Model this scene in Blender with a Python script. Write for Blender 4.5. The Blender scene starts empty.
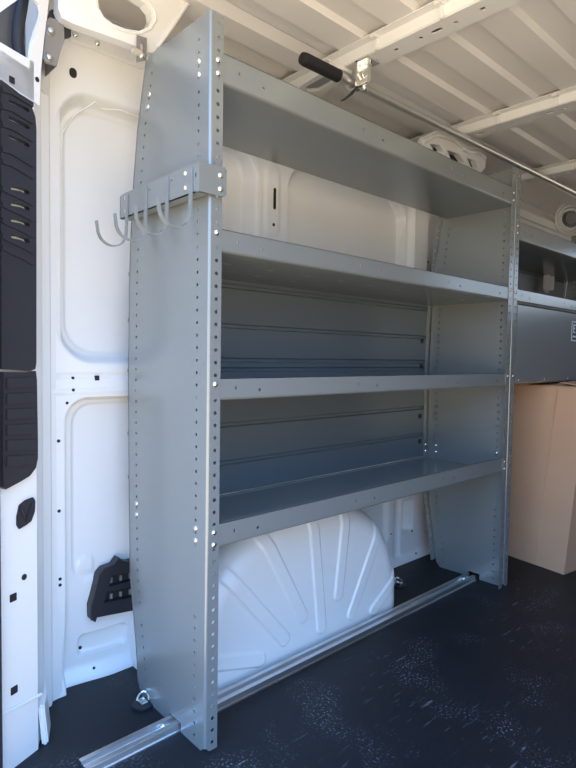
import bpy, bmesh, math, random
from mathutils import Vector, Matrix
from mathutils.geometry import delaunay_2d_cdt
random.seed(7)
S = bpy.context.scene
COL = S.collection
PI = math.pi

# ---------------------------------------------------------------- camera
FPX, CAM = 564.12, Vector((-.7619, -1.0993, .967))
YAW, PITCH, ROLL = .8230, -.0486, .0153
fwd = Vector((math.cos(YAW)*math.cos(PITCH), math.sin(YAW)*math.cos(PITCH), math.sin(PITCH)))
rt = Vector((math.sin(YAW), -math.cos(YAW), 0)); up = rt.cross(fwd)
R_ = rt*math.cos(ROLL)+up*math.sin(ROLL); U_ = -rt*math.sin(ROLL)+up*math.cos(ROLL)
cd = bpy.data.cameras.new('camera'); co = bpy.data.objects.new('camera', cd); COL.objects.link(co)
co.matrix_world = Matrix(((R_.x, U_.x, -fwd.x, CAM.x), (R_.y, U_.y, -fwd.y, CAM.y), (R_.z, U_.z, -fwd.z, CAM.z), (0, 0, 0, 1)))
cd.sensor_width = 36; cd.lens = 36*FPX/768; cd.clip_start = .02
S.camera = co

def at(px, py, ax, val):
    """place point where a sight line meets the plane ax=val"""
    d = fwd+R_*((px-288)/FPX)-U_*((py-384)/FPX)
    i = 'xyz'.index(ax)
    return CAM+d*((val-CAM[i])/d[i])

# ---------------------------------------------------------------- materials
def mat(name, col, rough=.5, metal=0, coat=0, spec=.5, noise=None, bump=None):
    m = bpy.data.materials.new(name); m.use_nodes = True
    nt = m.node_tree; b = nt.nodes['Principled BSDF']
    b.inputs['Base Color'].default_value = (*col, 1)
    b.inputs['Roughness'].default_value = rough
    b.inputs['Metallic'].default_value = metal
    b.inputs['Specular IOR Level'].default_value = spec
    b.inputs['Coat Weight'].default_value = coat
    b.inputs['Coat Roughness'].default_value = .12
    tc = nt.nodes.new('ShaderNodeTexCoord')
    if noise:
        sc, amt = noise
        n = nt.nodes.new('ShaderNodeTexNoise'); n.inputs['Scale'].default_value = sc; n.inputs['Detail'].default_value = 5
        nt.links.new(tc.outputs['Object'], n.inputs['Vector'])
        mx = nt.nodes.new('ShaderNodeMix'); mx.data_type = 'RGBA'
        nt.links.new(n.outputs['Fac'], mx.inputs['Factor'])
        mx.inputs['A'].default_value = (*[c*(1-amt) for c in col], 1)
        mx.inputs['B'].default_value = (*[min(1, c*(1+amt)) for c in col], 1)
        nt.links.new(mx.outputs['Result'], b.inputs['Base Color'])
    if bump:
        sc, st = bump
        n = nt.nodes.new('ShaderNodeTexNoise'); n.inputs['Scale'].default_value = sc; n.inputs['Detail'].default_value = 3
        nt.links.new(tc.outputs['Object'], n.inputs['Vector'])
        bp = nt.nodes.new('ShaderNodeBump'); bp.inputs['Strength'].default_value = st; bp.inputs['Distance'].default_value = .002
        nt.links.new(n.outputs['Fac'], bp.inputs['Height']); nt.links.new(bp.outputs['Normal'], b.inputs['Normal'])
    return m

M_WHITE = mat('van_white_paint', (.77, .765, .745), .38, coat=.25, noise=(6, .03), bump=(9, .12))
M_ROOF = mat('roof_primer_paint', (.80, .77, .74), .45, noise=(5, .04), bump=(7, .15))
M_GREY = mat('grey_powder_coat', (.275, .295, .29), .21, metal=.38, noise=(3, .04), bump=(300, .05))
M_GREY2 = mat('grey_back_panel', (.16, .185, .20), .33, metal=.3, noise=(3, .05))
M_ZINC = mat('zinc_bolt', (.85, .85, .82), .22, metal=1)
M_CHROME = mat('pole_steel', (.60, .60, .57), .34, metal=.8)
M_ALU = mat('aluminium_rail', (.72, .73, .74), .33, metal=1, noise=(30, .06))
M_BLACK = mat('black_plastic', (.018, .017, .022), .42, bump=(400, .1))
M_FOAM = mat('black_foam', (.012, .011, .014), .8, bump=(300, .5))
M_DARK = mat('cavity_shade', (.012, .012, .013), .8)  # near-black colour stands in for the shade inside holes and openings
M_BRKT = mat('dull_grey_steel', (.27, .26, .25), .5, metal=.4, noise=(40, .1))
M_RUBBER = mat('seal_rubber', (.03, .03, .035), .6)
M_OUTER = mat('grey_outer_skin', (.30, .30, .30), .6)
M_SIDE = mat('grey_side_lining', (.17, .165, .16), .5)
M_RIGHT = mat('bounce_side_lining', (.48, .48, .48), .5)
M_STRIP = mat('sticker_print', (.75, .82, .88), .4)
M_STBLK = mat('sticker_black', (.012, .015, .03), .35)

def floor_mat():
    m = bpy.data.materials.new('black_rubber_mat'); m.use_nodes = True; nt = m.node_tree; L = nt.links.new
    b = nt.nodes['Principled BSDF']; tc = nt.nodes.new('ShaderNodeTexCoord')
    def noise(s, d=4, scale=(1, 1, 1), rot=0):
        mp = nt.nodes.new('ShaderNodeMapping'); mp.inputs['Scale'].default_value = scale; mp.inputs['Rotation'].default_value = (0, 0, rot)
        L(tc.outputs['Object'], mp.inputs['Vector'])
        n = nt.nodes.new('ShaderNodeTexNoise'); n.inputs['Scale'].default_value = s; n.inputs['Detail'].default_value = d
        L(mp.outputs['Vector'], n.inputs['Vector']); return n
    def ramp(n, a, c, v=1.):
        r = nt.nodes.new('ShaderNodeMapRange'); r.inputs['From Min'].default_value = a; r.inputs['From Max'].default_value = c
        r.inputs['To Max'].default_value = v; L(n.outputs['Fac'], r.inputs['Value']); return r
    def math_(op, a, c):
        q = nt.nodes.new('ShaderNodeMath'); q.operation = op
        for i, x in enumerate((a, c)):
            if isinstance(x, float): q.inputs[i].default_value = x
            else: L(x, q.inputs[i])
        return q
    patches = ramp(noise(4.2, 3), .54, .66)
    specks = ramp(noise(150, 2), .58, .70)
    scuffs = ramp(noise(9, 5, (1.2, 9, 1), .9), .63, .74)
    sc2 = ramp(noise(2.3, 2), .5, .6)
    broad = ramp(noise(2.1, 6), .35, .8, .35)
    a = math_('MULTIPLY', patches.outputs[0], specks.outputs[0])
    c = math_('MULTIPLY', scuffs.outputs[0], sc2.outputs[0])
    c2 = math_('MULTIPLY', c.outputs[0], .5)
    s = math_('ADD', a.outputs[0], c2.outputs[0]); s2 = math_('MULTIPLY', s.outputs[0], .9)
    b2 = math_('MULTIPLY', broad.outputs[0], .05)
    s3 = math_('ADD', s2.outputs[0], b2.outputs[0])
    mx = nt.nodes.new('ShaderNodeMix'); mx.data_type = 'RGBA'; L(s3.outputs[0], mx.inputs['Factor'])
    mx.inputs['A'].default_value = (.007, .008, .011, 1); mx.inputs['B'].default_value = (.26, .26, .28, 1)
    L(mx.outputs['Result'], b.inputs['Base Color']); b.inputs['Roughness'].default_value = .5
    b.inputs['Specular IOR Level'].default_value = .35
    n = noise(240, 2); bp = nt.nodes.new('ShaderNodeBump'); bp.inputs['Strength'].default_value = .3; bp.inputs['Distance'].default_value = .002
    L(n.outputs['Fac'], bp.inputs['Height']); L(bp.outputs['Normal'], b.inputs['Normal'])
    return m
M_FLOOR = floor_mat()

def card_mat():
    m = mat('corrugated_cardboard', (.64, .39, .235), .75, noise=(5, .08))
    nt = m.node_tree; b = nt.nodes['Principled BSDF']
    tc = nt.nodes.new('ShaderNodeTexCoord'); w = nt.nodes.new('ShaderNodeTexWave'); w.inputs['Scale'].default_value = 60
    w.bands_direction = 'Y'
    bp = nt.nodes.new('ShaderNodeBump'); bp.inputs['Strength'].default_value = .08; bp.inputs['Distance'].default_value = .002
    nt.links.new(tc.outputs['Object'], w.inputs['Vector']); nt.links.new(w.outputs['Fac'], bp.inputs['Height'])
    nt.links.new(bp.outputs['Normal'], b.inputs['Normal'])
    return m
M_CARD = card_mat()

# ---------------------------------------------------------------- object helpers
def obj(name, bm, m, parent=None, smooth=None):
    me = bpy.data.meshes.new(name)
    bmesh.ops.recalc_face_normals(bm, faces=bm.faces)
    if smooth is not None:
        for f in bm.faces: f.smooth = True
        for e in bm.edges:
            if len(e.link_faces) == 2 and e.calc_face_angle(0) > math.radians(smooth): e.smooth = False
    bm.to_mesh(me); bm.free(); me.materials.append(m)
    o = bpy.data.objects.new(name, me); COL.objects.link(o)
    if parent:
        o.parent = parent
        if parent.type == 'EMPTY' or True:
            o.matrix_parent_inverse = Matrix.Identity(4)
            off = Vector((0, 0, 0)); p = parent
            while p is not None: off += p.location; p = p.parent
            me.transform(Matrix.Translation(-off))
    return o

def thing(name, label, cat, loc=(0, 0, 0), group=None):
    o = bpy.data.objects.new(name, None); COL.objects.link(o); o.location = loc
    o.empty_display_size = .05
    return tag(o, label, cat, group)
def tag(o, label, cat, group=None):
    o['label'] = label; o['category'] = cat
    if group: o['group'] = group
    return o
def struct(name, bm, m, parent=None, smooth=None):
    o = obj(name, bm, m, parent, smooth)
    if not parent: o['kind'] = 'structure'
    return o

def dup(o, delta, parent=None, label=None):
    c = o.copy(); COL.objects.link(c)
    if parent: c.parent = parent
    c.location = o.location+Vector(delta)
    if label: c['label'] = label
    return c

def B(): return bmesh.new()
def box(bm, x0, x1, y0, y1, z0, z1, bev=0):
    r = bmesh.ops.create_cube(bm, size=1)
    vs = r['verts']
    for v in vs: v.co = Vector(((x0+x1)/2+v.co.x*(x1-x0), (y0+y1)/2+v.co.y*(y1-y0), (z0+z1)/2+v.co.z*(z1-z0)))
    if bev:
        es = list({e for v in vs for e in v.link_edges})
        bmesh.ops.bevel(bm, geom=es, offset=bev, segments=2, affect='EDGES')
def prism(bm, pts, vec, bev=0):
    """closed 3-D outline pushed along vec"""
    vec = Vector(vec); a = [bm.verts.new(p) for p in pts]; b = [bm.verts.new(Vector(p)+vec) for p in pts]
    n = len(pts); bm.faces.new(a); bm.faces.new(b[::-1])
    for i in range(n): bm.faces.new((a[i], b[i], b[(i+1) % n], a[(i+1) % n]))
    if bev: bmesh.ops.bevel(bm, geom=list({e for v in a+b for e in v.link_edges}), offset=bev, segments=2, affect='EDGES')
def tube(bm, pts, r, seg=12, cap=True):
    pts = [Vector(p) for p in pts]; rings = []
    n = len(pts); rr = r if isinstance(r, (list, tuple)) else [r]*n
    ref = None
    for i, p in enumerate(pts):
        t = (pts[min(i+1, n-1)]-pts[max(i-1, 0)]).normalized()
        if ref is None: ref = t.orthogonal().normalized()
        ref = (ref-t*ref.dot(t)).normalized(); q = t.cross(ref)
        rings.append([bm.verts.new(p+(ref*math.cos(2*PI*k/seg)+q*math.sin(2*PI*k/seg))*rr[i]) for k in range(seg)])
    for a, b in zip(rings, rings[1:]):
        for k in range(seg): bm.faces.new((a[k], a[(k+1) % seg], b[(k+1) % seg], b[k]))
    if cap: bm.faces.new(rings[0][::-1]); bm.faces.new(rings[-1])
def ribbon(bm, path, w, t, wdir):
    """flat strip: path of points, width w along wdir, thickness t"""
    wdir = Vector(wdir).normalized(); n = len(path); secs = []
    path = [Vector(p) for p in path]
    for i, p in enumerate(path):
        tg = (path[min(i+1, n-1)]-path[max(i-1, 0)]).normalized(); nn = tg.cross(wdir).normalized()
        secs.append([bm.verts.new(p+wdir*a*w/2+nn*b*t/2) for a, b in ((-1, -1), (1, -1), (1, 1), (-1, 1))])
    for a, b in zip(secs, secs[1:]):
        for k in range(4): bm.faces.new((a[k], a[(k+1) % 4], b[(k+1) % 4], b[k]))
    bm.faces.new(secs[0][::-1]); bm.faces.new(secs[-1])
def sheet(bm, loops, t, fmap):
    """plate with real holes: first loop is the outline; fmap(u,v,w) -> 3-D, w from 0 to t"""
    P = [Vector(p) for L in loops for p in L]; E_ = []; k = 0
    for L in loops:
        n = len(L); E_ += [(k+i, k+(i+1) % n) for i in range(n)]; k += n
    vo, eo, fo, *_ = delaunay_2d_cdt(P, E_, [], 0, 1e-7)
    def inside(x, y, L):
        c = False; n = len(L)
        for i in range(n):
            (x1, y1), (x2, y2) = L[i], L[i-1]
            if (y1 > y) != (y2 > y) and x < (x2-x1)*(y-y1)/(y2-y1)+x1: c = not c
        return c
    bb = [(min(p[0] for p in L), max(p[0] for p in L), min(p[1] for p in L), max(p[1] for p in L)) for L in loops]
    keep = []
    for f in fo:
        x = sum(vo[i].x for i in f)/len(f); y = sum(vo[i].y for i in f)/len(f)
        if not inside(x, y, loops[0]): continue
        if any(b[0] < x < b[1] and b[2] < y < b[3] and inside(x, y, L) for b, L in zip(bb[1:], loops[1:])): continue
        keep.append(f)
    used = {i for f in keep for i in f}
    A = {i: bm.verts.new(fmap(vo[i].x, vo[i].y, 0)) for i in used}; Bv = {i: bm.verts.new(fmap(vo[i].x, vo[i].y, t)) for i in used}
    cnt = {}
    for f in keep:
        bm.faces.new([A[i] for i in f]); bm.faces.new([Bv[i] for i in reversed(f)])
        for a, b in zip(f, list(f[1:])+[f[0]]):
            q = (min(a, b), max(a, b)); cnt[q] = cnt.get(q, 0)+1
    for (a, b), c in cnt.items():
        if c == 1: bm.faces.new((A[a], A[b], Bv[b], Bv[a]))
def circ(u, v, r, n=8, ry=None): return [(u+r*math.cos(2*PI*(i+.5)/n), v+(ry or r)*math.sin(2*PI*(i+.5)/n)) for i in range(n)]
def slot(u, v, L, r, ang=0, n=4):
    pts = []
    for s in (1, -1):
        for i in range(n+1):
            a = -PI/2+PI*i/n+(0 if s > 0 else PI)
            pts.append((s*L/2+r*math.cos(a), r*math.sin(a)))
    c, s_ = math.cos(ang), math.sin(ang)
    return [(u+x*c-y*s_, v+x*s_+y*c) for x, y in pts]
def rrect(u0, u1, v0, v1, r, n=5):
    P = []
    for cx, cy, a0 in ((u1-r, v1-r, 0), (u0+r, v1-r, PI/2), (u0+r, v0+r, PI), (u1-r, v0+r, 1.5*PI)):
        for i in range(n+1): P.append((cx+r*math.cos(a0+PI/2*i/n), cy+r*math.sin(a0+PI/2*i/n)))
    return P
def sweep_x(bm, prof, x0, x1, closed=True):
    """profile [(y,z)..] swept along X"""
    a = [bm.verts.new((x0, y, z)) for y, z in prof]; b = [bm.verts.new((x1, y, z)) for y, z in prof]; n = len(prof)
    for i in range(n if closed else n-1): bm.faces.new((a[i], b[i], b[(i+1) % n], a[(i+1) % n]))
    if closed: bm.faces.new(a[::-1]); bm.faces.new(b)
def thick(line, t):
    """open polyline -> closed strip of thickness t"""
    L = [Vector((*p, 0)) for p in line]; off = []
    for i, p in enumerate(L):
        d = (L[min(i+1, len(L)-1)]-L[max(i-1, 0)]).normalized(); off.append(p+Vector((-d.y, d.x, 0))*t)
    return list(line)+[(q.x, q.y) for q in reversed(off)]
def frame_of(n):
    n = Vector(n).normalized(); a = n.orthogonal().normalized(); return a, n.cross(a), n

bolt_cache = {}
def bolt(pos, n, parent, r=.0072, h=.0045, m=None, name='bolt'):
    """domed carriage-bolt head, one mesh per direction, each instance its own object"""
    key = (tuple(n), r, h, name, (m or M_ZINC).name)
    if key not in bolt_cache:
        a, b, c = frame_of(n); bm = B(); rings = []
        for rr, hh in ((1, 0), (1, .25), (.85, .6), (.55, .88), (.2, 1)):
            rings.append([bm.verts.new((a*math.cos(2*PI*k/12)+b*math.sin(2*PI*k/12))*r*rr+c*h*hh) for k in range(12)])
        for p, q in zip(rings, rings[1:]):
            for k in range(12): bm.faces.new((p[k], p[(k+1) % 12], q[(k+1) % 12], q[k]))
        bm.faces.new(rings[-1]); bm.faces.new(rings[0][::-1])
        o = obj(name, bm, m or M_ZINC, None, 35); bolt_cache[key] = o.data
    else:
        o = bpy.data.objects.new(name, bolt_cache[key]); COL.objects.link(o)
    off = Vector((0, 0, 0)); p = parent
    while p is not None: off += p.location; p = p.parent
    o.parent = parent; o.location = Vector(pos)-off
    return o

# ================================================================= VAN BODY (setting)
W0 = .455
def sstep(a, b, x):
    t = min(1, max(0, (x-a)/(b-a))); return t*t*(3-2*t)
def sdbox(x, z, x0, x1, z0, z1, r):
    dx = abs(x-(x0+x1)/2)-((x1-x0)/2-r); dz = abs(z-(z0+z1)/2)-((z1-z0)/2-r)
    return math.hypot(max(dx, 0), max(dz, 0))+min(max(dx, dz), 0)-r
RECESS = [  # x0,x1,z0,z1,radius,depth,slope   (pressed fields of the inner panel)
    (-.180, .52, .935, 1.69, .11, .045, .03), (-.145, .50, .965, 1.655, .09, .006, .008),
    (.665, 1.40, .955, 1.70, .13, .045, .012), (1.585, 2.35, .955, 1.70, .13, .06, .012),
    (2.50, 3.2, .955, 1.70, .13, .045, .03),
    (-.158, .30, -.20, .845, .07, .035, .014), (-.128, .28, .30, .825, .06, .006, .006),
    (1.60, 2.3, .08, .84, .10, .04, .02), (1.15, 1.33, .10, .84, .06, .02, .03),
    (-.105, .045, .072, .138, .018, .018, .005), (1.425, 1.515, .135, .285, .018, .05, .006),
    (.545, .632, 1.40, 1.66, .04, -.006, .02), (1.415, 1.535, .98, 1.75, .02, -.035, .008), (1.36, 1.42, .02, .5, .02, .01, .02),
]
def wall_y(x, z):
    y = W0+.02*sstep(-.0, -.15, x)*sstep(.3, 0, z)
    y -= .02*sstep(.05, .0, z)                        # ledge at the floor
    if z > 1.86: y += (z-1.86)*1.0
    for x0, x1, z0, z1, r, d, s in RECESS:
        q = sdbox(x, z, x0, x1, z0, z1, r)
        if q < s: y += d*(1-sstep(-s, 0, q))
    q = math.hypot(x+.085, z-.345)-.022                  # small embossed boss
    y -= .004*(1-sstep(0, .006, q))
    for zz, a in ((.905, .004), (.86, -.003)):        # horizontal swages in the waist rail
        y += a*(1-sstep(.003, .008, abs(z-zz)))
    return y
def grid_surface(name, xs, zs, f, m, parent=None):
    bm = B(); V = [[bm.verts.new((x, f(x, z), z)) for z in zs] for x in xs]
    for i in range(len(xs)-1):
        for j in range(len(zs)-1): bm.faces.new((V[i][j], V[i][j+1], V[i+1][j+1], V[i+1][j]))
    return struct(name, bm, m, parent, 50)
def frange(a, b, s):
    n = max(1, round((b-a)/s)); return [a+(b-a)*i/n for i in range(n+1)]
xs = frange(-.20, .12, .004)+frange(.12, .45, .02)[1:]+frange(.45, .72, .006)[1:]+frange(.72, 1.10, .015)[1:]+frange(1.10, 1.62, .006)[1:]+frange(1.62, 3.3, .02)[1:]
zs = frange(0, .2, .004)+frange(.2, .8, .01)[1:]+frange(.8, 1.0, .004)[1:]+frange(1.0, 1.6, .01)[1:]+frange(1.6, 1.72, .005)[1:]+frange(1.72, 1.98, .02)[1:]
wall = grid_surface('wall_left', xs, zs, wall_y, M_WHITE)

def wall_hole(x, z, rx, rz=None, name='bolt_hole_disc', n=12, sq=False):
    rz = rz or rx; bm = B(); y = wall_y(x, z)-.0015
    P = rrect(x-rx, x+rx, z-rz, z+rz, min(rx, rz)*(.25 if sq else .98), 5)
    prism(bm, [(u, y, v) for u, v in P], (0, .004, 0))
    o = obj(name, bm, M_DARK, wall)  # dark disc on the surface, the hole's shade is put into its colour
for px, py, rx, rz, sq in ((73, 73, .010, .013, 0), (73, 378, .004, 0, 0), (97, 378, .0065, .007, 1), (73, 390, .0042, 0, 0), (67, 403, .004, 0, 0),
                           (58.5, 441, .0045, 0, 0), (59, 511, .0045, 0, 0), (60, 579, .0045, 0, 0), (60, 585, .0045, 0, 0), (61, 646, .0045, 0, 0),
                           (99, 673, .004, 0, 0), (89, 656, .005, 0, 0), (381, 533, .012, 0, 0), (272.5, 225, .0055, .006, 0), (273.5, 199, .006, .038, 0),
                           (391, 534, .004, 0, 0), (412, 531, .005, 0, 0), (414, 553, .005, 0, 0), (426, 220, .006, .01, 0), (428, 262, .005, 0, 0)):
    p = at(px, py, 'y', W0); wall_hole(p.x, p.z, rx, rz or rx, sq=bool(sq), name='slot_hole_disc' if rz > .02 else 'bolt_hole_disc')

for pl in (((60, 215), (60.5, 160), (63, 132), (76, 114), (91, 105), (99, 110), (116, 113), (136, 120)), ((247, 160), (252, 185), (252, 205), (251, 225), (251, 245)), ((396, 200), (398, 225), (395, 262))):
    bm = B(); P_ = []
    for q in pl:
        p = at(*q, 'y', .50); P_.append(Vector((p.x, wall_y(p.x, p.z)-.0005, p.z)))
    tube(bm, P_, .0022, 6); obj('weld_seam', bm, M_WHITE, wall, 40)
# rest of the shell
bm = B(); box(bm, -.42, 3.3, -1.45, .53, -.06, 0)
floor = struct('floor', bm, M_FLOOR)
# ceiling: pressed roof skin, its lengthwise swages swept along the van
prof = []
y = -1.45; edges = []
k0 = .28
lines = [(k0-.195*i) for i in range(9)]
pts = [(.62, 1.985)]
for yl in lines:
    # low land between seam (towards wall) and slanted light edge (towards aisle)
    wv = .03 if yl == k0 else .011
    pts += [(yl+.107, 1.985), (yl+.1065, 1.997), (yl+.101, 1.997), (yl+.100, 1.968), (yl+wv/2, 1.968), (yl-wv/2, 1.985+(.004 if yl == k0 else 0)), (yl-wv/2-.01, 1.985)]
pts = [p for p in pts if p[0] > -1.45]+[(-1.45, 1.985)]
pts = [pts[0]]+[p for i, p in enumerate(pts[1:]) if p[0] < pts[i][0]-1e-5]
bm = B(); sweep_x(bm, pts+[(-1.45, 2.02), (.62, 2.02)], -.36, 3.3)
struct('ceiling', bm, M_ROOF)
bm = B(); box(bm, .45, 3.3, -1.50, -1.45, -.06, 2.02); struct('wall_right', bm, M_RIGHT)  # unseen wall; rear stretch left off and tone chosen to light the interior
bm = B(); sheet(bm, [[(-1.5, -.06), (.66, -.06), (.66, 2.02), (-1.5, 2.02)], rrect(-1.40, -.3, 1.42, 1.86, .06)], .04, lambda u, v, t: (4.2+t, u, v)); struct('wall_front', bm, M_OUTER)
bm = B(); box(bm, 3.3, 4.24, -1.5, .66, -.3, -.06); box(bm, 3.3, 4.24, -1.5, .66, 1.97, 2.02); struct('trim_10', bm, M_OUTER)
for yy in (-1.5, .62):
    bm = B(); sheet(bm, [[(3.3, -.06), (4.24, -.06), (4.24, 2.02), (3.3, 2.02)], rrect(3.35, 4.12, 1.42, 1.86, .06)][:2 if yy < 0 else 1], .04, lambda u, v, t: (u, yy+t, v)); struct('trim_11' if yy < 0 else 'trim_12', bm, M_OUTER)
bm = B(); box(bm, -.36, 3.35, .66, .70, -.3, 2.05); struct('wall_outer_skin', bm, M_OUTER)['kind'] = 'structure'

# roof bows (cross members): hat section with holes in the underside
def bow(x0, name, zb=1.93, ye=.60, w=.085):
    bm = B()
    y0 = -1.44
    prism(bm, [(x0-.028, y0, 1.966), (x0-.022, y0, 1.970), (x0-.002, y0, 1.966), (x0+.006, y0, zb+.006), (x0+.006, y0, zb+.008)][:0] or
          [(x0-.03, y0, 1.966), (x0-.006, y0, 1.962), (x0, y0, zb+.004), (x0+.004, y0, zb+.001), (x0+.006, y0, zb+.004), (x0+.004, y0, 1.964), (x0-.03, y0, 1.969)], (0, ye-y0, 0))
    # underside plate with true holes
    holes = []
    yy = .50
    i = 0
    while yy > -1.3:
        holes.append(circ(x0+w*.5, yy, .007)); holes.append(slot(x0+w*.5, yy-.055, .022, .0075, PI/2)); holes.append(circ(x0+w*.55, yy-.115, .007)); holes.append(circ(x0+w*.5, yy-.20, .010, 4))
        yy -= .29
    sheet(bm, [[(x0+.004, y0), (x0+w, y0), (x0+w, ye), (x0+.004, ye)]]+holes, .003, lambda u, v, t: (u, v, zb+t))
    prism(bm, [(x0+w, y0, zb), (x0+w+.010, y0, 1.964), (x0+w+.03, y0, 1.966), (x0+w+.03, y0, 1.969), (x0+w+.006, y0, 1.968), (x0+w-.003, y0, zb+.003)], (0, ye-y0, 0))
    o = struct(name, bm, M_WHITE)
    # spring clips along the rear flange
    for yc in (.25, .05, -.18, -.42):
        bm = B(); box(bm, x0-.012, x0+.0, yc-.006, yc+.006, 1.925, 1.968, .002); box(bm, x0-.03, x0-.005, yc-.012, yc+.012, 1.958, 1.966, .002)
        obj('clip', bm, M_WHITE, o)
    return o
bow(.665, 'trim_1'); bow(1.455, 'trim_2'); bow(2.24, 'trim_3')

bm = B(); sheet(bm, [[tuple(at(*q, 'z', 1.915).xy) for q in ((299, 87), (303, 93), (309, 96), (320, 95), (340, 84), (352, 74), (338, 68), (318, 75))], [tuple(at(*q, 'z', 1.915).xy) for q in ((304, 88), (308, 91.5), (318, 91), (336, 81), (342, 74), (335, 72), (320, 79))]], .012, lambda u, v, t: (u, v, 1.915+t))
obj('end_gusset', bm, M_WHITE, bpy.data.objects['trim_1'])
bm = B(); prism(bm, [at(*q, 'z', 1.926) for q in ((304, 86), (308, 91.5), (318, 91), (338, 80), (342, 72), (320, 76))], (0, 0, .003)); obj('recess_shade_plate', bm, M_OUTER, bpy.data.objects['trim_1'])  # darker plate standing in for the shaded inside of the opening
# rear pillar: front face, return face and foot
PA, PB = Vector((-.282, .288, 0)), Vector((-.52, .185, 0))
pn = Vector((PB.y-PA.y, -(PB.x-PA.x), 0)).normalized()      # towards the wall side
if pn.y < 0: pn = -pn
pdir = (PB-PA).normalized()
def pil(u, w, z): p = PA+pdir*u+pn*w; return Vector((p.x, p.y, z))
def pil_at(px, py, w=0):
    """(u,z) on the pillar's face where a sight line meets it"""
    d = fwd+R_*((px-288)/FPX)-U_*((py-384)/FPX); o = PA+pn*w
    t = (o-CAM).dot(pn)/d.dot(pn); p = CAM+d*t
    return ((p-PA).dot(pdir), p.z)
plan = [PA+pdir*.0+pn*.012, PA+pdir*.012, PA+pdir*.30, PA+pdir*.30+pn*.25, Vector((-.16, .50, 0)), Vector((-.168, .458, 0)), Vector((-.196, .452, 0)), Vector((-.205, .435, 0)), Vector((-.228, .425, 0)), Vector((-.235, .405, 0)), Vector((-.262, .335, 0)), Vector((-.270, .325, 0))]
bm = B(); prism(bm, [(p.x, p.y, 0) for p in plan], (0, 0, 1.635))
pillar = struct('wall_rear_pillar', bm, M_WHITE, None, 25)
# upper part of the pillar: plate with the big opening
U = [pil_at(*q) for q in ((39.5, 106), (37, 104), (0, 78), (-30, 60), (-60, -40), (56, -40), (49, 0), (44, 40), (41, 70))]
H = [pil_at(*q) for q in ((29.5, 69), (14, 59), (-6, 45), (-10, 20), (6, 8), (20, -2), (34, -1), (39, 4), (41, 11), (40, 18), (36, 29), (32, 42), (30, 56))]
bm = B(); sheet(bm, [U, H], .008, lambda u, v, t: pil(u, t+.0, v))
bmesh.ops.bevel(bm, geom=[e for e in bm.edges if len(e.link_faces) == 2 and e.calc_face_angle(0) > .5], offset=.002, segments=2, affect='EDGES')
struct('trim_4', bm, M_WHITE)
# vertical continuation beside it
bm = B(); prism(bm, [(-.16, .50, 1.635), (-.168, .458, 1.635), (-.196, .452, 1.635), (-.205, .435, 1.635), (-.235, .405, 1.635), (-.248, .372, 1.635), (-.244, .42, 1.635), (-.24, .50, 1.635)], (0, 0, .35)); struct('trim_5', bm, M_WHITE, None, 25)
# skin seen through the opening
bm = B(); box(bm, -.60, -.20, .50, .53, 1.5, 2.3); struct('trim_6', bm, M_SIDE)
bm = B(); prism(bm, [pil(-.028, .085, 1.62), pil(.32, .085, 1.62), pil(.32, .10, 1.62), pil(-.028, .10, 1.62)], (0, 0, .6)); struct('trim_13', bm, M_SIDE)  # added dark liner, hides the brightly lit post behind the opening
# small dark discs standing for shaded holes in the pillar
def pil_hole(px, py, r, sq=False, plug=False):
    u, z = pil_at(px, py); bm = B()
    P = rrect(u-r, u+r, z-r, z+r, r*(.2 if sq else .97))
    prism(bm, [pil(a, -.0015, b) for a, b in P], pn*.004); obj('bolt_hole_disc', bm, M_DARK, pillar)
for q in ((24, 577, .007, False), (13, 597.5, .009, True), (14, 690, .009, True), (11.7, 80, .007, True), (37, 79.5, .0055, False)): pil_hole(*q)
# foot fold
bm = B(); P = [pil_at(*q) for q in ((41, 694), (41.5, 745), (48, 742), (50, 738), (46, 706), (43, 690))]
prism(bm, [(PA.x+.0, PA.y-.003, 0), (-.268, .284, 0), (-.238, .35, 0), (-.215, .44, 0), (-.262, .40, 0)], (-.008, .006, .10), .004)
struct('trim_7', bm, M_WHITE, None, 30)
bm = B()
a = pil_at(5, 712); b = pil_at(24, 703); c = pil_at(41, 694)
tube(bm, [pil(a[0], -.001, a[1]), pil(b[0], -.001, b[1]), pil(c[0], -.001, c[1])], .004, 8); obj('weld_seam', bm, M_WHITE, pillar, 40)

# rubber seal at the door edge
u0 = pil_at(4, 500)[0]
bm = B(); tube(bm, [pil(u0+.040, -.012, z) for z in (0.0, .4, .8, 1.2, 1.55)], .016, 12)
tag(obj('door_seal', bm, M_RUBBER, None, 50), 'dark rubber door seal running up the left edge of the rear pillar', 'door seal')

# upper rear gusset: pressed plate with oval opening, hanging under the roof
YG = .322
def g(px, py): p = at(px, py, 'y', YG); return (p.x, p.z)
O = [g(*q) for q in ((58, 8), (62, 18), (74, 24), (100, 33), (120, 40), (138, 47), (146, 52), (152, 53), (156, 50), (160, 44), (176, 21), (192, 2), (200, -10), (150, -30), (60, -30))]
Hh = [g(*q) for q in ((98, 0), (99, 8), (104, 17), (113, 24), (126, 29), (139, 31), (148, 27), (152, 19), (151, 11), (145, 3), (134, -4), (112, -12), (101, -8))]
bm = B(); sheet(bm, [O, Hh], .03, lambda u, v, t: (u, YG+t, v))
bmesh.ops.bevel(bm, geom=[e for e in bm.edges if len(e.link_faces) == 2 and e.calc_face_angle(0) > .5], offset=.003, segments=2, affect='EDGES')
gusset = struct('trim_8', bm, M_WHITE)
bm = B(); p0, p1, p2 = [at(*q, 'y', YG-.002) for q in ((158, 47), (172, 27), (187, 4))]
tube(bm, [p0, p1, p2], [.004, .006, .006], 10); obj('pressed_ridge', bm, M_WHITE, gusset, 60)
bm = B()
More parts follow.
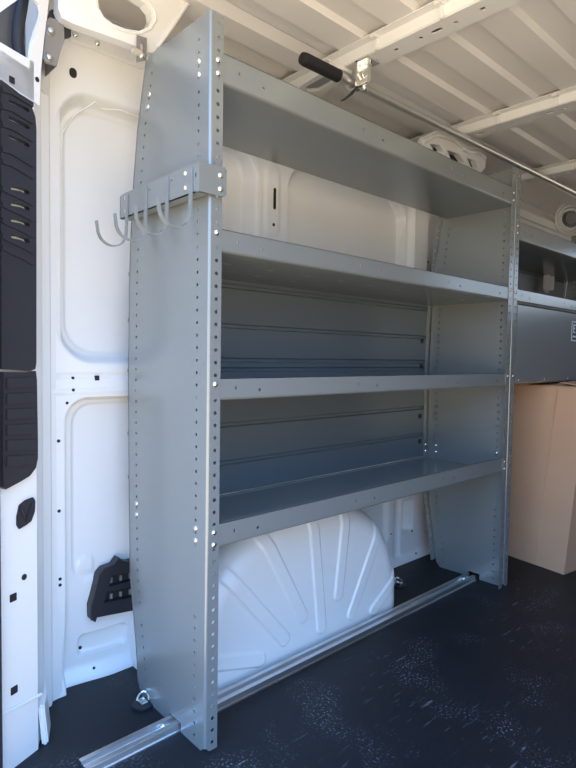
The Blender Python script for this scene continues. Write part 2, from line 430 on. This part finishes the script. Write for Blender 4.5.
ring = [at(*q, 'y', YG-.001) for q in ((95, 0), (97, 9), (103, 19), (112, 27), (126, 32), (140, 34), (151, 29), (156, 20), (155, 11), (148, 1), (136, -7), (112, -16), (98, -10), (95, 0))]
tube(bm, ring, .0028, 8); obj('rolled_rim', bm, M_WHITE, gusset, 60)

# ================================================================= WHEEL ARCH
def arch():
    xc, a, h, yf, rs = .56, .505, .475, .185, .085
    ribs = [((.43, .07), (.205, .33)), ((.51, .12), (.345, .41)), ((.60, .055), (.555, .41)), ((.683, .145), (.715, .41)), ((.755, .055), (.87, .26)), ((.88, .03), (.99, .10)), ((.33, .04), (.12, .10))]
    ext = []
    for (p, q) in ribs:
        d = (q[0]-p[0], q[1]-p[1]); ext.append((p, (q[0]+d[0]*.6, q[1]+d[1]*.6)))
    def disp(x, z):
        m = 9
        for p, q in ext:
            vx, vz = q[0]-p[0], q[1]-p[1]; t = max(0, min(1, ((x-p[0])*vx+(z-p[1])*vz)/(vx*vx+vz*vz)))
            m = min(m, math.hypot(x-p[0]-vx*t, z-p[1]-vz*t)-.021)
        return .006*(1-sstep(-.003, .0035, m))
    bm = B(); nth = 340; rows = []
    rad = [i/150 for i in range(151)]
    tail = 26
    for i in range(nth+1):
        th = PI*i/nth; cx, cz = math.cos(th), math.sin(th)
        R = 1/((abs(cx)/a)**2.3+(abs(cz)/h)**2.3)**(1/2.3)
        col = []
        for s in rad:
            r = s*R; e = R-r
            if e > rs: y = yf; nx = (0, -1)
            else:
                q = 1-e/rs; q = min(1, q); y = yf+rs*(1-math.sqrt(max(0, 1-q*q)))
            x, z = xc+cx*r, cz*r; d = disp(x, z)*(1 if e > rs*.25 else e/(rs*.25))
            col.append((x, y-d, z))
        for k in range(1, 7): col.append((xc+cx*R, yf+rs+(.50-yf-rs)*k/6, cz*R))
        rows.append(col)
    V = []
    c0 = bm.verts.new(rows[0][0])
    for col in rows: V.append([c0]+[bm.verts.new(p) for p in col[1:]])
    for i in range(nth):
        for j in range(len(V[0])-1):
            if j == 0: bm.faces.new((c0, V[i][1], V[i+1][1]))
            else: bm.faces.new((V[i][j], V[i][j+1], V[i+1][j+1], V[i+1][j]))
    o = obj('wheel_arch', bm, M_WHITE, None, 60)
    return tag(o, 'white pressed steel wheel arch with fanned ribs under the lowest shelf', 'wheel arch')
arch()

# ================================================================= SHELVING
L1 = 1.524; HT = 1.755
PROF = [(0, .332), (.118, .345), (.33, .384), (.60, .393), (.9, .397), (1.15, .392), (1.30, .384), (1.45, .368), (1.58, .346), (1.73, .305), (HT, .298)]
def yb(z):
    for (a, ya), (b, yb_) in zip(PROF, PROF[1:]):
        if z <= b: return ya+(yb_-ya)*(z-a)/(b-a)
    return PROF[-1][1]
PITCHZ = .03
HZ = [.02+PITCHZ*i for i in range(58)]
def panel_bm(x0, s):
    """channel-section end panel; web at x0, flanges turned towards +X*s; real holes"""
    T = .0016; bm = B(); rb = .006
    zz = frange(.0, HT, .06)
    outline = [(.016, .0), (rb, .010)]+[(rb, z) for z in zz if z > .04]+[(yb(z)-rb, z) for z in reversed(zz) if z > .04]+[(yb(0)-rb, .02), (yb(0)-rb-.02, 0)]
    # notch over the floor rail
    outline += [(.161, 0), (.161, .024), (.107, .024), (.107, 0)]
    # remove duplicate heights
    holes = []
    for z in HZ:
        if z < HT-.03 and not (.33 < z < .49): holes.append(circ(.046, z+.005, .0042))
        if z < 1.71 and not (.20 < z < .26): holes.append(circ(yb(z)-.047, z+.005, .0040))
    sheet(bm, [outline]+holes, T, lambda u, v, t: (x0+s*t, u, v))
    # front flange
    o2 = [(rb, .010), (.009, .004), (.016, 0), (.037, 0), (.037, HT-.004), (rb, HT)]
    h2 = [circ(.0225, z, .0048) for z in HZ if z < HT-.01]
    sheet(bm, [o2]+h2, T, lambda u, v, t: (x0+s*u, t, v))
    # bend
    for j in range(4):
        a0, a1 = PI/2*j/4, PI/2*(j+1)/4
        def q(a, rr): return (x0+s*(rb-rr*math.cos(a)), rb-rr*math.sin(a))
        A, Bq, C, D = q(a0, rb), q(a1, rb), q(a1, rb-T), q(a0, rb-T)
        prism(bm, [(*A, .01), (*Bq, .01), (*C, .01), (*D, .01)], (0, 0, HT-.01))
    # back flange follows the curved back edge
    vz = frange(.03, HT, .06)
    o3 = [(.0, z) for z in vz]+[(.033, z) for z in reversed(vz)]
    h3 = [circ(.018, z, .0042) for z in HZ if .06 < z < 1.70]
    sheet(bm, [o3]+h3, T, lambda u, v, t: (x0+s*u, yb(v)-t, v))
    return bm
def shelf_bm(x0, x1, zl, zt, depth_y, holes=True):
    """tray: lip face with holes, rolled lower edge, pan, upstand at the back"""
    bm = B(); T = .0014; yf = .0022; r = .007
    hs = []
    if holes:
        Lx = x1-x0; zc = (zl+zt)/2
        for fx, k in ((.055, 's'), (.105, 'h'), (.36, 's'), (.42, 'h'), (.68, 's'), (.73, 'h'), (.93, 'h')):
            hs.append(slot(x0+Lx*fx, zc+.003, .006, .002, PI/2) if k == 's' else circ(x0+Lx*fx, zc-.004, .0042))
    sheet(bm, [[(x0, zl+r), (x1, zl+r), (x1, zt), (x0, zt)]]+hs, T, lambda u, v, t: (u, yf+t, v))
    line = [(yf, zl+r)]+[(yf+r-r*math.cos(PI/2*i/5), zl+r-r*math.sin(PI/2*i/5)) for i in range(1, 6)]+[(depth_y-.002, zl), (depth_y-.002, zl+.010)]
    sweep_x(bm, thick(line, T), x0, x1)
    sweep_x(bm, thick([(yf, zt), (yf+.010, zt), (yf+.010, zt-.012)], -T), x0, x1)
    # side upstands
    for xx in (x0, x1-T): box(bm, xx, xx+T, yf+.002, depth_y-.004, zl+.002, zl+.03)
    return bm
def back_bm(x0, x1, z0, z1, beads):
    """ribbed back panel, beads pressed towards the wall"""
    bm = B(); pts = []
    zs_ = sorted(beads); pts.append((yb(z0)+.0, z0))
    for z in zs_:
        for dz, dy in ((-.009, 0), (-.005, .007), (.003, .007), (.008, 0)): pts.append((yb(z+dz)+dy, z+dz))
    pts.append((yb(z1), z1))
    line = [(y+.0005, z) for y, z in pts]
    sweep_x(bm, thick(line, -.0012), x0, x1)
    return bm

unit = thing('shelving_unit', 'tall grey steel shelving unit with four deep shelves above the wheel arch', 'shelving unit')
near = obj('end_panel', panel_bm(0, 1), M_GREY, unit)
far = obj('end_panel', panel_bm(L1, -1), M_GREY, unit)
SH = [(1.601, 1.672), (1.212, 1.266), (.859, .912), (.500, .559)]
for i, (a, b) in enumerate(SH):
    s = obj('shelf', shelf_bm(.0018, L1-.0018, a, b, min(yb(a), yb(b))), M_GREY, unit, 40)
    if i == 1:   # added tabs standing in for glints reflected on the underside
        for r, yy in ((0, .13), (1, .25)):
            for k in range(9):
                bmm = B(); x = .15+k*.15+r*.05; box(bmm, x-.012, x+.012, yy-.003, yy+.003, a-.0015, a+.0008, .0006); obj('glint_tab', bmm, M_GREY, s)
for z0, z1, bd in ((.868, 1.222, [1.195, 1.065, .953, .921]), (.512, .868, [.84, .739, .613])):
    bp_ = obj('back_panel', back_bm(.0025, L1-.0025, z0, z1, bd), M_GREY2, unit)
for z in (1.048, .933, .701, .584):
    bolt((L1-.064, yb(z)-.0016, z), (0, -1, 0), unit, .012, .006, M_BLACK, 'push_rivet')

for z in (1.650, 1.620, 1.256, .899, .541, .511):
    bolt((.0225, 0, z), (0, -1, 0), near)
    bolt((L1-.0225, 0, z), (0, -1, 0), far, .006)
for z in (1.655, 1.625, .545, .515):
    bolt((0, .046, z), (-1, 0, 0), near)
    bolt((0, yb(z)-.047, z), (-1, 0, 0), near)
for z in (.565, .535):
    bolt((L1-.0016, yb(z)-.047, z+.0), (-1, 0, 0), far, .009, .008)
    bolt((L1-.018, yb(z)-.0016, z), (0, -1, 0), far, .009, .008)
bolt((L1-.0016, .046, .57), (-1, 0, 0), far, .009, .01)

# second unit, further forward
X2 = L1+.0035; L2 = 1.49
unit2 = thing('shelving_unit', 'second grey shelving unit with a closed flap door, above the cardboard box', 'shelving unit', (X2, 0, 0))
n2 = obj('end_panel', panel_bm(X2, 1), M_GREY, unit2)
obj('end_panel', panel_bm(X2+L2, -1), M_GREY, unit2)
for (a, b) in ((1.470, 1.545), (1.212, 1.266)):
    obj('shelf', shelf_bm(X2+.0018, X2+L2-.0018, a, b, min(yb(a), yb(b))), M_GREY, unit2, 40)
obj('shelf', shelf_bm(X2+.0018, X2+L2-.0018, .865, .89, yb(.87), False), M_GREY, unit2, 40)
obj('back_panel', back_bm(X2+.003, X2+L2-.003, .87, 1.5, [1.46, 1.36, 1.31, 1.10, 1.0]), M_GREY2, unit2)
bm = B()   # flap door: folded sheet
line = [(.016, 1.205), (.004, 1.205), (-.002, 1.199), (-.002, .872), (.004, .868), (.014, .868)]
sweep_x(bm, thick(line, .0014), X2+.040, X2+L2-.04)
door = obj('flap_door', bm, M_GREY, unit2, 30)
bm = B(); tube(bm, [(X2+.04, .0, 1.2085), (X2+L2-.04, .0, 1.2085)], .0035, 8); obj('hinge', bm, M_BRKT, door)
for x in (1.60, 1.86, 2.13, 2.40): bolt((x, -.002, .881), (0, -1, 0), door, .005, .003)
for z in (1.525, 1.495, 1.25, .899): bolt((X2+.0225, 0, z), (0, -1, 0), n2, .006)
bm = B(); box(bm, 2.148, 2.30, -.0035, -.0021, 1.065, 1.163); st = obj('sticker', bm, M_STBLK, door); st['label'] = 'black printed sticker with a pale border'
bm = B()
for q in ((2.148, 2.30, 1.157, 1.163), (2.148, 2.30, 1.065, 1.071), (2.148, 2.157, 1.071, 1.157), (2.291, 2.30, 1.071, 1.157), (2.170, 2.178, 1.105, 1.148), (2.178, 2.198, 1.140, 1.148),
          (2.178, 2.192, 1.124, 1.131), (2.178, 2.198, 1.105, 1.112), (2.166, 2.282, 1.083, 1.092)):
    box(bm, q[0], q[1], -.0042, -.0034, q[2], q[3])
obj('print', bm, M_STRIP, st)
p = at(548, 275, 'y', .33)
bm = B(); box(bm, p.x-.03, p.x-.012, .31, .345, 1.38, 1.47, .003); box(bm, p.x+.03, p.x+.048, .31, .345, 1.385, 1.468, .003); box(bm, p.x-.012, p.x+.03, .335, .345, 1.37, 1.44, .002)
ob = obj('bracket', bm, M_WHITE, unit2); ob['label'] = 'pale upright bracket at the back of the shelf'

# ================================================================= HOOK RACK on the end panel
rack = thing('hook_rack', 'grey steel rack with four curved hooks bolted across the near end panel', 'hook rack', (-.02, 0, 1.34))
bm = B(); XP = -.036
hl = [circ(.012, 1.375, .004, 8, .006), circ(.115, 1.385, .0035), circ(.22, 1.385, .0035), circ(.345, 1.35, .0035)]
sheet(bm, [[(-.002, 1.337), (-.002, 1.403), (.375, 1.403), (.385, 1.393), (.385, 1.340), (.382, 1.337)]]+hl, .0025, lambda u, v, t: (XP+t, u-.0105, v))
sheet(bm, [[(XP+.0026, 1.337), (.034, 1.337), (.040, 1.343), (.040, 1.399), (.034, 1.405), (.018, 1.405), (.010, 1.413), (.004, 1.404), (XP+.0026, 1.403)]], .0025, lambda u, v, t: (u, -.0125+t, v))
sheet(bm, [[(XP, 1.343), (0, 1.343), (0, 1.40), (XP, 1.40)]], .0025, lambda u, v, t: (u, .3745-t, v))
# lower return of the back plate
box(bm, XP, XP+.03, .0, .372, 1.337, 1.3395)
rail = obj('rack_rail', bm, M_GREY, rack)
# spacer between rail tab and panel flange
bm = B(); box(bm, .004, .036, -.010, -.0002, 1.345, 1.397); obj('spacer', bm, M_GREY, rack)
for z in (1.384, 1.353): bolt((.0225, -.0125, z), (0, -1, 0), rail)
for y in (.045, .338):
    for z in (1.388, 1.355): bolt((XP, y, z), (-1, 0, 0), rail, .0062)
for i, y in enumerate((.018, .122, .226, .330)):
    path = [(XP-.002, y, 1.395), (XP-.0025, y, 1.34), (XP-.004, y, 1.295)]
    cx, cz, rr = -.080, 1.293, .040
    for k in range(1, 15):
        a = PI*k/15; path.append((cx+rr*math.cos(a)*1.0, y, cz-rr*math.sin(a)))
    path += [(-.121, y, 1.297), (-.123, y, 1.312)]
    bm = B(); ribbon(bm, path, .013, .003, (0, 1, 0)); obj('hook', bm, M_GREY, rack, 40)

# ================================================================= FLOOR RAIL
railo = thing('floor_rail', 'long silver aluminium mounting rail on the floor beneath the shelving', 'rail', (-.24, .122, 0))
bm = B(); y0, y1 = .108, .160
P = [(y0, 0), (y0, .004), (y0+.004, .006), (y0+.006, .018), (y0+.004, .022), (y0+.017, .022), (y0+.018, .011), (y1-.018, .011), (y1-.017, .022), (y1-.004, .022), (y1-.006, .018), (y1-.004, .006), (y1, .004), (y1, 0)]
sweep_x(bm, P, -.245, 1.497)
rb_ = obj('extrusion', bm, M_ALU, railo)
bm = B(); box(bm, -.249, -.2452, y0+.005, y1-.005, .001, .020, .001); ec = obj('end_cap', bm, M_BLACK, railo)
for x in (-.035, 1.44):
    bolt((x, .134, .013), (0, 0, 1), railo, .008, .012)
    bm = B(); box(bm, x-.018, x+.018, .127, .141, .0112, .0145, .001); obj('clamp_plate', bm, M_ZINC, railo)

# ================================================================= TIE-DOWN RINGS
def tiedown(x, y, label, ang):
    t = thing('tie_down_ring', label, 'tie-down ring', (x, y, 0), 'floor tie-down rings')
    bm = B(); prism(bm, [(x+.030*math.cos(2*PI*k/20), y+.030*math.sin(2*PI*k/20), .0002) for k in range(20)], (0, 0, .006), .002); obj('cup', bm, M_BLACK, t)
    bm = B(); box(bm, x-.010, x+.010, y-.014, y+.014, .006, .015, .002); obj('bracket', bm, M_ZINC, t)
    bm = B(); c, s = math.cos(ang), math.sin(ang)
    path = [(x+c*.016, y+s*.016, .012)]+[(x+c*(.016*math.cos(a))-s*.026*math.sin(a), y+s*(.016*math.cos(a))+c*.026*math.sin(a), .012+.012*math.sin(a)) for a in [PI*k/8 for k in range(1, 8)]]+[(x-c*.016, y-s*.016, .012)]
    tube(bm, path, .0035, 8); obj('ring', bm, M_ZINC, t)
tiedown(-.018, .272, 'small metal floor ring beside the foot of the near end panel', -.6)
tiedown(1.20, .30, 'small metal floor ring in a black cup right of the wheel arch', -.6)

# ================================================================= BLACK VENT IN WALL
YV = .462
def v(px, py): p = at(px, py, 'y', YV); return (p.x, p.z)
vent = thing('air_vent', 'black plastic air vent on the white wall, half hidden by the end panel', 'air vent', (.0, YV, .19))
O = [v(*q) for q in ((119, 557.5), (114, 565), (104, 568.5), (99, 574.5), (96, 587), (91, 607), (91.5, 620), (95.5, 622.5), (97, 617.5), (131, 611), (175, 600), (172, 556), (150, 556), (130, 562), (123, 561))]
H1 = [v(*q) for q in ((112, 576), (109, 587), (135, 580), (160, 574), (158, 566), (135, 571))]
H2 = [v(*q) for q in ((107, 592), (104, 603), (135, 597), (160, 592), (160, 580), (135, 586))]
bm = B(); sheet(bm, [O, H1, H2], .03, lambda a, b, t: (a, YV+t, b))
obj('vent_frame', bm, M_BLACK, vent)
bm = B(); cc = [v(*q) for q in ((104, 573), (99, 612), (170, 600), (168, 562))]
prism(bm, [(a, YV+.022, b) for a, b in cc], (0, .004, 0)); obj('vent_back', bm, M_DARK, vent)
for ys in (581, 597):
    for k in range(5):
        a = v(114+k*9.5, ys-k*2.2); bm = B(); box(bm, a[0]-.005, a[0]+.002, YV+.014, YV+.020, a[1]-.010, a[1]+.006); obj('louvre', bm, M_BRKT, vent)
rim = B(); ptsr = [Vector((*[O[i][0]], YV-.001, O[i][1])) for i in (1, 2, 3, 4, 5, 6)]
tube(rim, ptsr, .003, 8); obj('rim', rim, M_BLACK, vent)

# ================================================================= PILLAR GRILLES
def pgrille(name, label, outline, slots, t=.016, extra=None):
    o = thing(name, label, 'grille', tuple(pil(0.05, -t, .7)))
    bm = B(); sheet(bm, [[pil_at(*q, -t) for q in outline]]+[[pil_at(*q, -t) for q in s] for s in slots], t-.0008, lambda u, v_, w: pil(u, -t+w, v_))
    obj('cover', bm, M_BLACK, o)
    return o
def slat(x0, y0, x1, y1, h):
    return [(x0, y0), ((x0+x1)/2, (y0*.45+y1*.55)-1), (x1-1.5, y1-.5), (x1, y1+h*.6), (x1-1.5, y1+h), ((x0+x1)/2, (y0*.45+y1*.55)-1+h), (x0, y0+h)]
slots = []
for yr in (109, 126, 144, 191, 207, 223, 239.5): slots.append(slat(9 if yr < 180 else 11, yr-(10 if yr < 180 else 5), 30, yr, 3.6))
og = [(1, 79.5), (14, 89), (25, 98), (32, 107), (35.5, 117), (36.5, 130), (36.5, 250), (36.5, 362), (35.5, 369), (30, 371), (1.5, 369)]
g1 = pgrille('vent_grille', 'tall black slatted plastic grille on the rear pillar, upper one', og, slots)
for yr in (100, 117, 135, 160, 172, 199, 215, 231, 247, 258):   # raised curved slats
    a = [(2, yr-11), (12, yr-6 if yr > 180 else yr-8), (25, yr), (33, yr+5)]
    bm = B(); P = [pil(*(lambda q: (q[0], -.017, q[1]))(pil_at(*q, -.017))) for q in a]
    ribbon(bm, P, .004, .011, pn); 
    obj('slat', bm, M_BLACK, g1, 40)
os2 = [(3.5, 372), (30, 372.5), (36, 371), (37, 380), (38, 440), (38, 458), (36, 468), (30, 476), (20, 482), (6, 489.5), (3.8, 487), (3, 470)]
sl = []
for k in range(5):
    yr = 395.5+k*15.6
    sl.append([(9, yr), (34, yr-1.5), (35, yr+1.5), (34, yr+2.6), (9, yr+3.8)])
g2 = pgrille('vent_grille', 'short black grille with five level slots below the tall one', os2, sl)
for k in range(6):
    yr = 378+k*15.6
    bm = B(); a = [pil_at(*q, -.018) for q in ((6.5, yr), (35, yr-1.5), (35.5, yr+9), (6.5, yr+11))]
    prism(bm, [pil(u, -.0158, z) for u, z in a], -pn*.004, .0012); obj('slat', bm, M_BLACK, g2)
# black cap below
cap = thing('pillar_plug', 'black hexagonal plastic plug in the white pillar below the grilles', 'plug', tuple(pil(.05, 0, .6)))
a = [pil_at(*q) for q in ((15.5, 517), (18, 505), (24, 500), (32, 497), (34, 501), (33.5, 511), (30, 521), (24, 525), (18, 529), (15.5, 525))]
bm = B(); prism(bm, [pil(u, -.0005, z) for u, z in a], -pn*.006, .0015); obj('plug_body', bm, M_BLACK, cap)
for pp in (((19, 509), (24, 521), (30, 503)),):
    bm = B(); tube(bm, [pil(*(lambda q: (q[0], -.008, q[1]))(pil_at(*q))) for q in pp], .0022, 6); obj('rib', bm, M_BLACK, cap)

# ================================================================= UPPER LEFT HARDWARE
# track along the top of the wall
bm = B(); sweep_x(bm, [(.452, 1.806), (.444, 1.810), (.444, 1.850), (.452, 1.856), (.47, 1.856), (.47, 1.806)], -.165, 3.2)
trk = struct('trim_9', bm, M_WHITE)
for px, py in ((75, 35), (97, 43.5)):
    p = at(px, py, 'y', .444); bolt(p, (0, -1, 0), trk, .0085, .008)
# door hinge bracket
hb = thing('hinge_bracket', 'dark grey steel bracket with two bolts at the top of the rear pillar', 'bracket', (-.21, .40, 1.70))
YH = .345
def h_(px, py): p = at(px, py, 'y', YH); return (p.x, p.z)
bm = B(); prism(bm, [(a, YH, b) for a, b in [h_(*q) for q in ((47, 20), (50, 17), (61, 21), (60, 38), (58, 60), (56, 66), (46, 63), (43, 58))]], (0, .006, 0), .001); obj('plate', bm, M_BRKT, hb)
bm = B(); prism(bm, [(a, YH+.002, b) for a, b in [h_(*q) for q in ((60, 21), (64, 17), (65, 40), (62, 48), (57, 66), (57, 50))]], (.0, .09, 0), .001); obj('side_flange', bm, M_BRKT, hb)
bm = B(); prism(bm, [(a, YH+.01, b) for a, b in [h_(*q) for q in ((52, 8), (56, 7), (62, 18), (73, 26), (73, 35), (64, 37), (61, 24), (50, 17))]], (0, .012, 0), .001); obj('arm', bm, M_BLACK, hb)
for px, py in ((50.3, 31), (48.7, 57.5)):
    p = at(px, py, 'y', YH-.0002)
    bolt(p, (0, -1, 0), hb, .0125, .003, M_BRKT, 'washer'); bolt(p-Vector((0, .003, 0)), (0, -1, 0), hb, .0085, .006, M_CHROME)
# cable inside opening
bm = B()
tube(bm, [pil(*(lambda q: (q[0], .06, q[1]))(pil_at(q[0], q[1], .06))) for q in ((30, -40), (24, -10), (21, 10), (18.5, 24), (17.5, 40), (20, 60), (26, 78), (30, 110))], .0135, 12)
tag(obj('cable', bm, M_RUBBER, None, 60), 'thick black cable conduit inside the opening above the grille', 'cable')
# hanger bracket of the shelf top
hg = thing('hanger_bracket', 'small slotted steel strap bolted at the rear top corner of the shelving', 'bracket', (.02, .36, 1.80))
YK = .312
def k_(px, py): p = at(px, py, 'y', YK); return (p.x, p.z)
bm = B(); sheet(bm, [[k_(*q) for q in ((137, 35), (147, 38), (146.5, 60), (137, 62))], [k_(*q) for q in ((140.5, 42), (143.5, 43), (143.5, 53), (140.5, 52))]], .003, lambda a, b, t: (a, YK+t, b)); obj('strap', bm, M_BRKT, hg)
bm = B(); a = at(131, 52, 'y', YK-.004); box(bm, a.x-.004, a.x+.022, YK-.02, YK-.001, a.z-.008, a.z+.008, .002); obj('clip', bm, M_ZINC, hg)
bolt(at(141, 56, 'y', YK), (0, -1, 0), hg, .010, .010)

# ================================================================= POLE with foam grip
pole = thing('load_pole', 'long steel pole with a black foam grip hung under the roof bows', 'pole', (.44, .165, 1.854))
pa, pb = Vector((.445, .165, 1.868)), Vector((3.05, .160, 1.908))
bm = B(); q = lambda s: pa+(pb-pa)*s
tube(bm, [q(.05), q(1)], .0142, 20); obj('tube', bm, M_CHROME, pole, 50)
bm = B(); e = .165/(pb-pa).length; tube(bm, [q(0), q(.0015), q(.006), q(e*.5), q(e)], [.012, .0175, .0195, .0195, .0195], 22); obj('foam_grip', bm, M_FOAM, pole, 50)
cl = thing('pole_clamp', 'small shiny metal clamp holding the pole to the nearest roof bow', 'clamp', (.69, .165, 1.88))
pc = pa+(pb-pa)*((.69-.445)/(3.05-.445))
bm = B(); 
path = [pc+Vector((0, -.022*math.cos(a), -.022*math.sin(a)+.0)) for a in [PI*k/10 for k in range(-1, 12)]]
ribbon(bm, path, .024, .004, (1, 0, 0)); obj('strap', bm, M_ZINC, cl, 40)
bm = B(); box(bm, .665, .705, .132, .142, pc.z-.025, 1.929, .001); box(bm, .665, .725, .09, .142, 1.922, 1.9295, .001); box(bm, .69, .70, .10, .142, pc.z-.01, 1.925, .001); obj('hanger', bm, M_ZINC, cl)
bm = B(); ribbon(bm, [(.69, .14, pc.z-.018), (.665, .135, pc.z-.032), (.65, .15, pc.z-.055), (.635, .165, pc.z-.07)], .018, .004, (0, 1, 0)); obj('lever', bm, M_BLACK, cl)
for d in ((.69, .120, 1.924), (.705, .135, 1.924)): bolt(d, (0, 0, -1), cl, .006, .006)
bm = B(); tube(bm, [(.675, .125, pc.z+.02), (.70, .128, pc.z-.002), (.712, .13, pc.z-.03)], .003, 6); obj('spring', bm, M_ZINC, cl)

# white stamped bracket at second bow
YB2 = .215
sb = thing('roof_bracket', 'white stamped bracket with dark rectangular openings above the top shelf lip', 'bracket', (1.45, YB2, 1.86))
def b_(px, py, y=YB2): p = at(px, py, 'y', y); return (p.x, p.z)
O = [b_(*q) for q in ((419, 150), (425, 136), (436, 131), (450, 136), (466, 144), (476, 148), (486, 158), (485, 168), (476, 178), (462, 178), (440, 170))]
Hs = [[b_(*q) for q in s] for s in (((430, 144), (440, 145), (444, 152), (434, 151)), ((447, 150), (459, 154), (465, 163), (451, 160)), ((467, 158), (475, 160), (479, 169), (471, 167)))]
bm = B(); sheet(bm, [O]+Hs, .025, lambda a, b, t: (a, YB2+t, b)); obj('plate', bm, M_WHITE, sb)
bm = B(); prism(bm, [(b_(*q)[0], YB2+.026, b_(*q)[1]) for q in ((425, 148), (440, 146), (476, 158), (484, 176), (450, 172))], (0, .004, 0)); ob = obj('shade_backing', bm, M_DARK, sb)  # added dark sheet so the openings read as shaded
for pts_, r_ in ((((422, 142), (436, 135), (452, 139), (462, 147)), .009), (((462, 149), (468, 152), (478, 152), (484, 158)), .009)):
    bm = B(); tube(bm, [Vector((b_(*q)[0], YB2-.004, b_(*q)[1])) for q in pts_], r_, 10); obj('pressed_ridge', bm, M_WHITE, sb, 60)

# round coil high on the forward wall
p = at(567, 216, 'y', .40)
rv = thing('coiled_hose', 'pale coiled ring high on the forward wall above the second unit', 'hose', tuple(p))
hx = Vector((.75, -.66, 0)); hn = Vector((.66, .75, 0)); p = p+hx*.03-Vector((0, 0, .015))
for k, r in enumerate((.105, .084, .063)):
    bm = B(); tube(bm, [p+hx*r*math.cos(2*PI*i/32)+hn*.008*k+Vector((0, 0, r*math.sin(2*PI*i/32))) for i in range(33)], .0088, 8, False); obj('coil', bm, M_WHITE, rv, 60)
bm = B(); prism(bm, [p+hx*.04*math.cos(2*PI*k/20)+Vector((0, 0, .04*math.sin(2*PI*k/20))) for k in range(20)], hn*.06, .003); obj('hub', bm, M_BRKT, rv)

# ================================================================= CARDBOARD BOX
cb = thing('cardboard_box', 'tall brown cardboard box with open flaps standing beneath the second unit', 'box', (1.95, .0, 0))
c0 = Vector((1.868, -.118, 0)); l0 = Vector((1.925, .20, 0)); f0 = Vector((2.36, -.19, 0)); b0 = Vector((2.41, .13, 0))
lean = Vector((.05, -.05, 0)); lean2 = Vector((.0, .05, 0)); ht = .845
def corner(p, dz=0): return Vector((p.x, p.y, 0))+(lean if p in (c0, f0) else lean2)+Vector((0, 0, ht+dz))
bm = B(); nz = 12
rings = []
for k in range(nz+1):
    t = k/nz; rg = []
    base = [c0, l0, b0, f0]
    for i in range(4):
        a, b = base[i], base[(i+1) % 4]
        for j in range(6):
            s = j/6; pnt = a.lerp(b, s)+(lean if i in (0, 3) else lean2).lerp(lean if (i+1) % 4 in (0, 3) else lean2, s)*t+Vector((0, 0, ht*t))
            nrm = Vector(((b-a).y, -(b-a).x, 0)).normalized()*-1
            cen = (c0+b0)/2; 
            if nrm.dot(a-cen) < 0: nrm = -nrm
            pnt += nrm*(.006*math.sin(PI*s)*math.sin(PI*t)); rg.append(bm.verts.new(pnt))
    rings.append(rg)
for a, b in zip(rings, rings[1:]):
    for i in range(24): bm.faces.new((a[i], a[(i+1) % 24], b[(i+1) % 24], b[i]))
bm.faces.new(rings[0]); 
obj('carton', bm, M_CARD, cb, 40)
def flap(a, b, dirv, n='flap'):
    bm = B(); t = Vector((0, 0, .004)); dirv = Vector(dirv)
    A, Bq = a, b; P = [A, A.lerp(Bq, .5), Bq, Bq+dirv+(A-Bq)*.04, A.lerp(Bq, .5)+dirv*1.03+Vector((0, 0, .004)), A+dirv+(Bq-A)*.04]
    prism(bm, P, t); obj(n, bm, M_CARD, cb)
flap(corner(c0, .001), corner(l0, .001), (.20, -.03, .006)); flap(corner(f0, .001), corner(b0, .001), (-.20, .03, .006))
flap(corner(c0, .006), corner(f0, .006), (.03, .14, .012)); flap(corner(l0, .006), corner(b0, .006), (-.02, -.14, .0))
# folded crease down the rear-facing side
bm = B(); p0 = c0.lerp(l0, .43)+Vector((-.0015, 0, .01)); p1 = c0.lerp(l0, .43)+Vector((.02, -.06, ht-.01)); pm = p0.lerp(p1, .5)+Vector((-.006, 0, 0))
tube(bm, [p0, pm, p1], .0022, 6); obj('crease', bm, M_CARD, cb)

# ================================================================= LIGHT
w = bpy.data.worlds.new('world'); S.world = w; w.use_nodes = True; nt = w.node_tree
bg = nt.nodes['Background']; tc = nt.nodes.new('ShaderNodeTexCoord'); sp = nt.nodes.new('ShaderNodeSeparateXYZ')
nt.links.new(tc.outputs['Generated'], sp.inputs[0])
mr = nt.nodes.new('ShaderNodeMapRange'); mr.inputs['From Min'].default_value = -1; mr.inputs['From Max'].default_value = 1
nt.links.new(sp.outputs['Z'], mr.inputs['Value'])
cr = nt.nodes.new('ShaderNodeValToRGB'); e = cr.color_ramp.elements
e[0].position = 0; e[0].color = (1.15, .98, .74, 1); e[1].position = 1; e[1].color = (.42, 1.0, 2.3, 1)
for ps, c in ((.46, (1.25, 1.05, .80, 1)), (.51, (.80, .80, .78, 1)), (.57, (.55, .72, .95, 1)), (.66, (.50, .98, 1.85, 1))):
    q = e.new(ps); q.color = c
nt.links.new(mr.outputs[0], cr.inputs[0]); nt.links.new(cr.outputs[0], bg.inputs['Color'])
bg.inputs['Strength'].default_value = 2.75

S.view_settings.view_transform = 'Standard'; S.view_settings.look = 'None'; S.view_settings.gamma = 1
S.view_settings.use_curve_mapping = False; S.view_settings.exposure = 0
S.cycles.max_bounces = 10; S.cycles.diffuse_bounces = 6; S.cycles.use_denoising = True
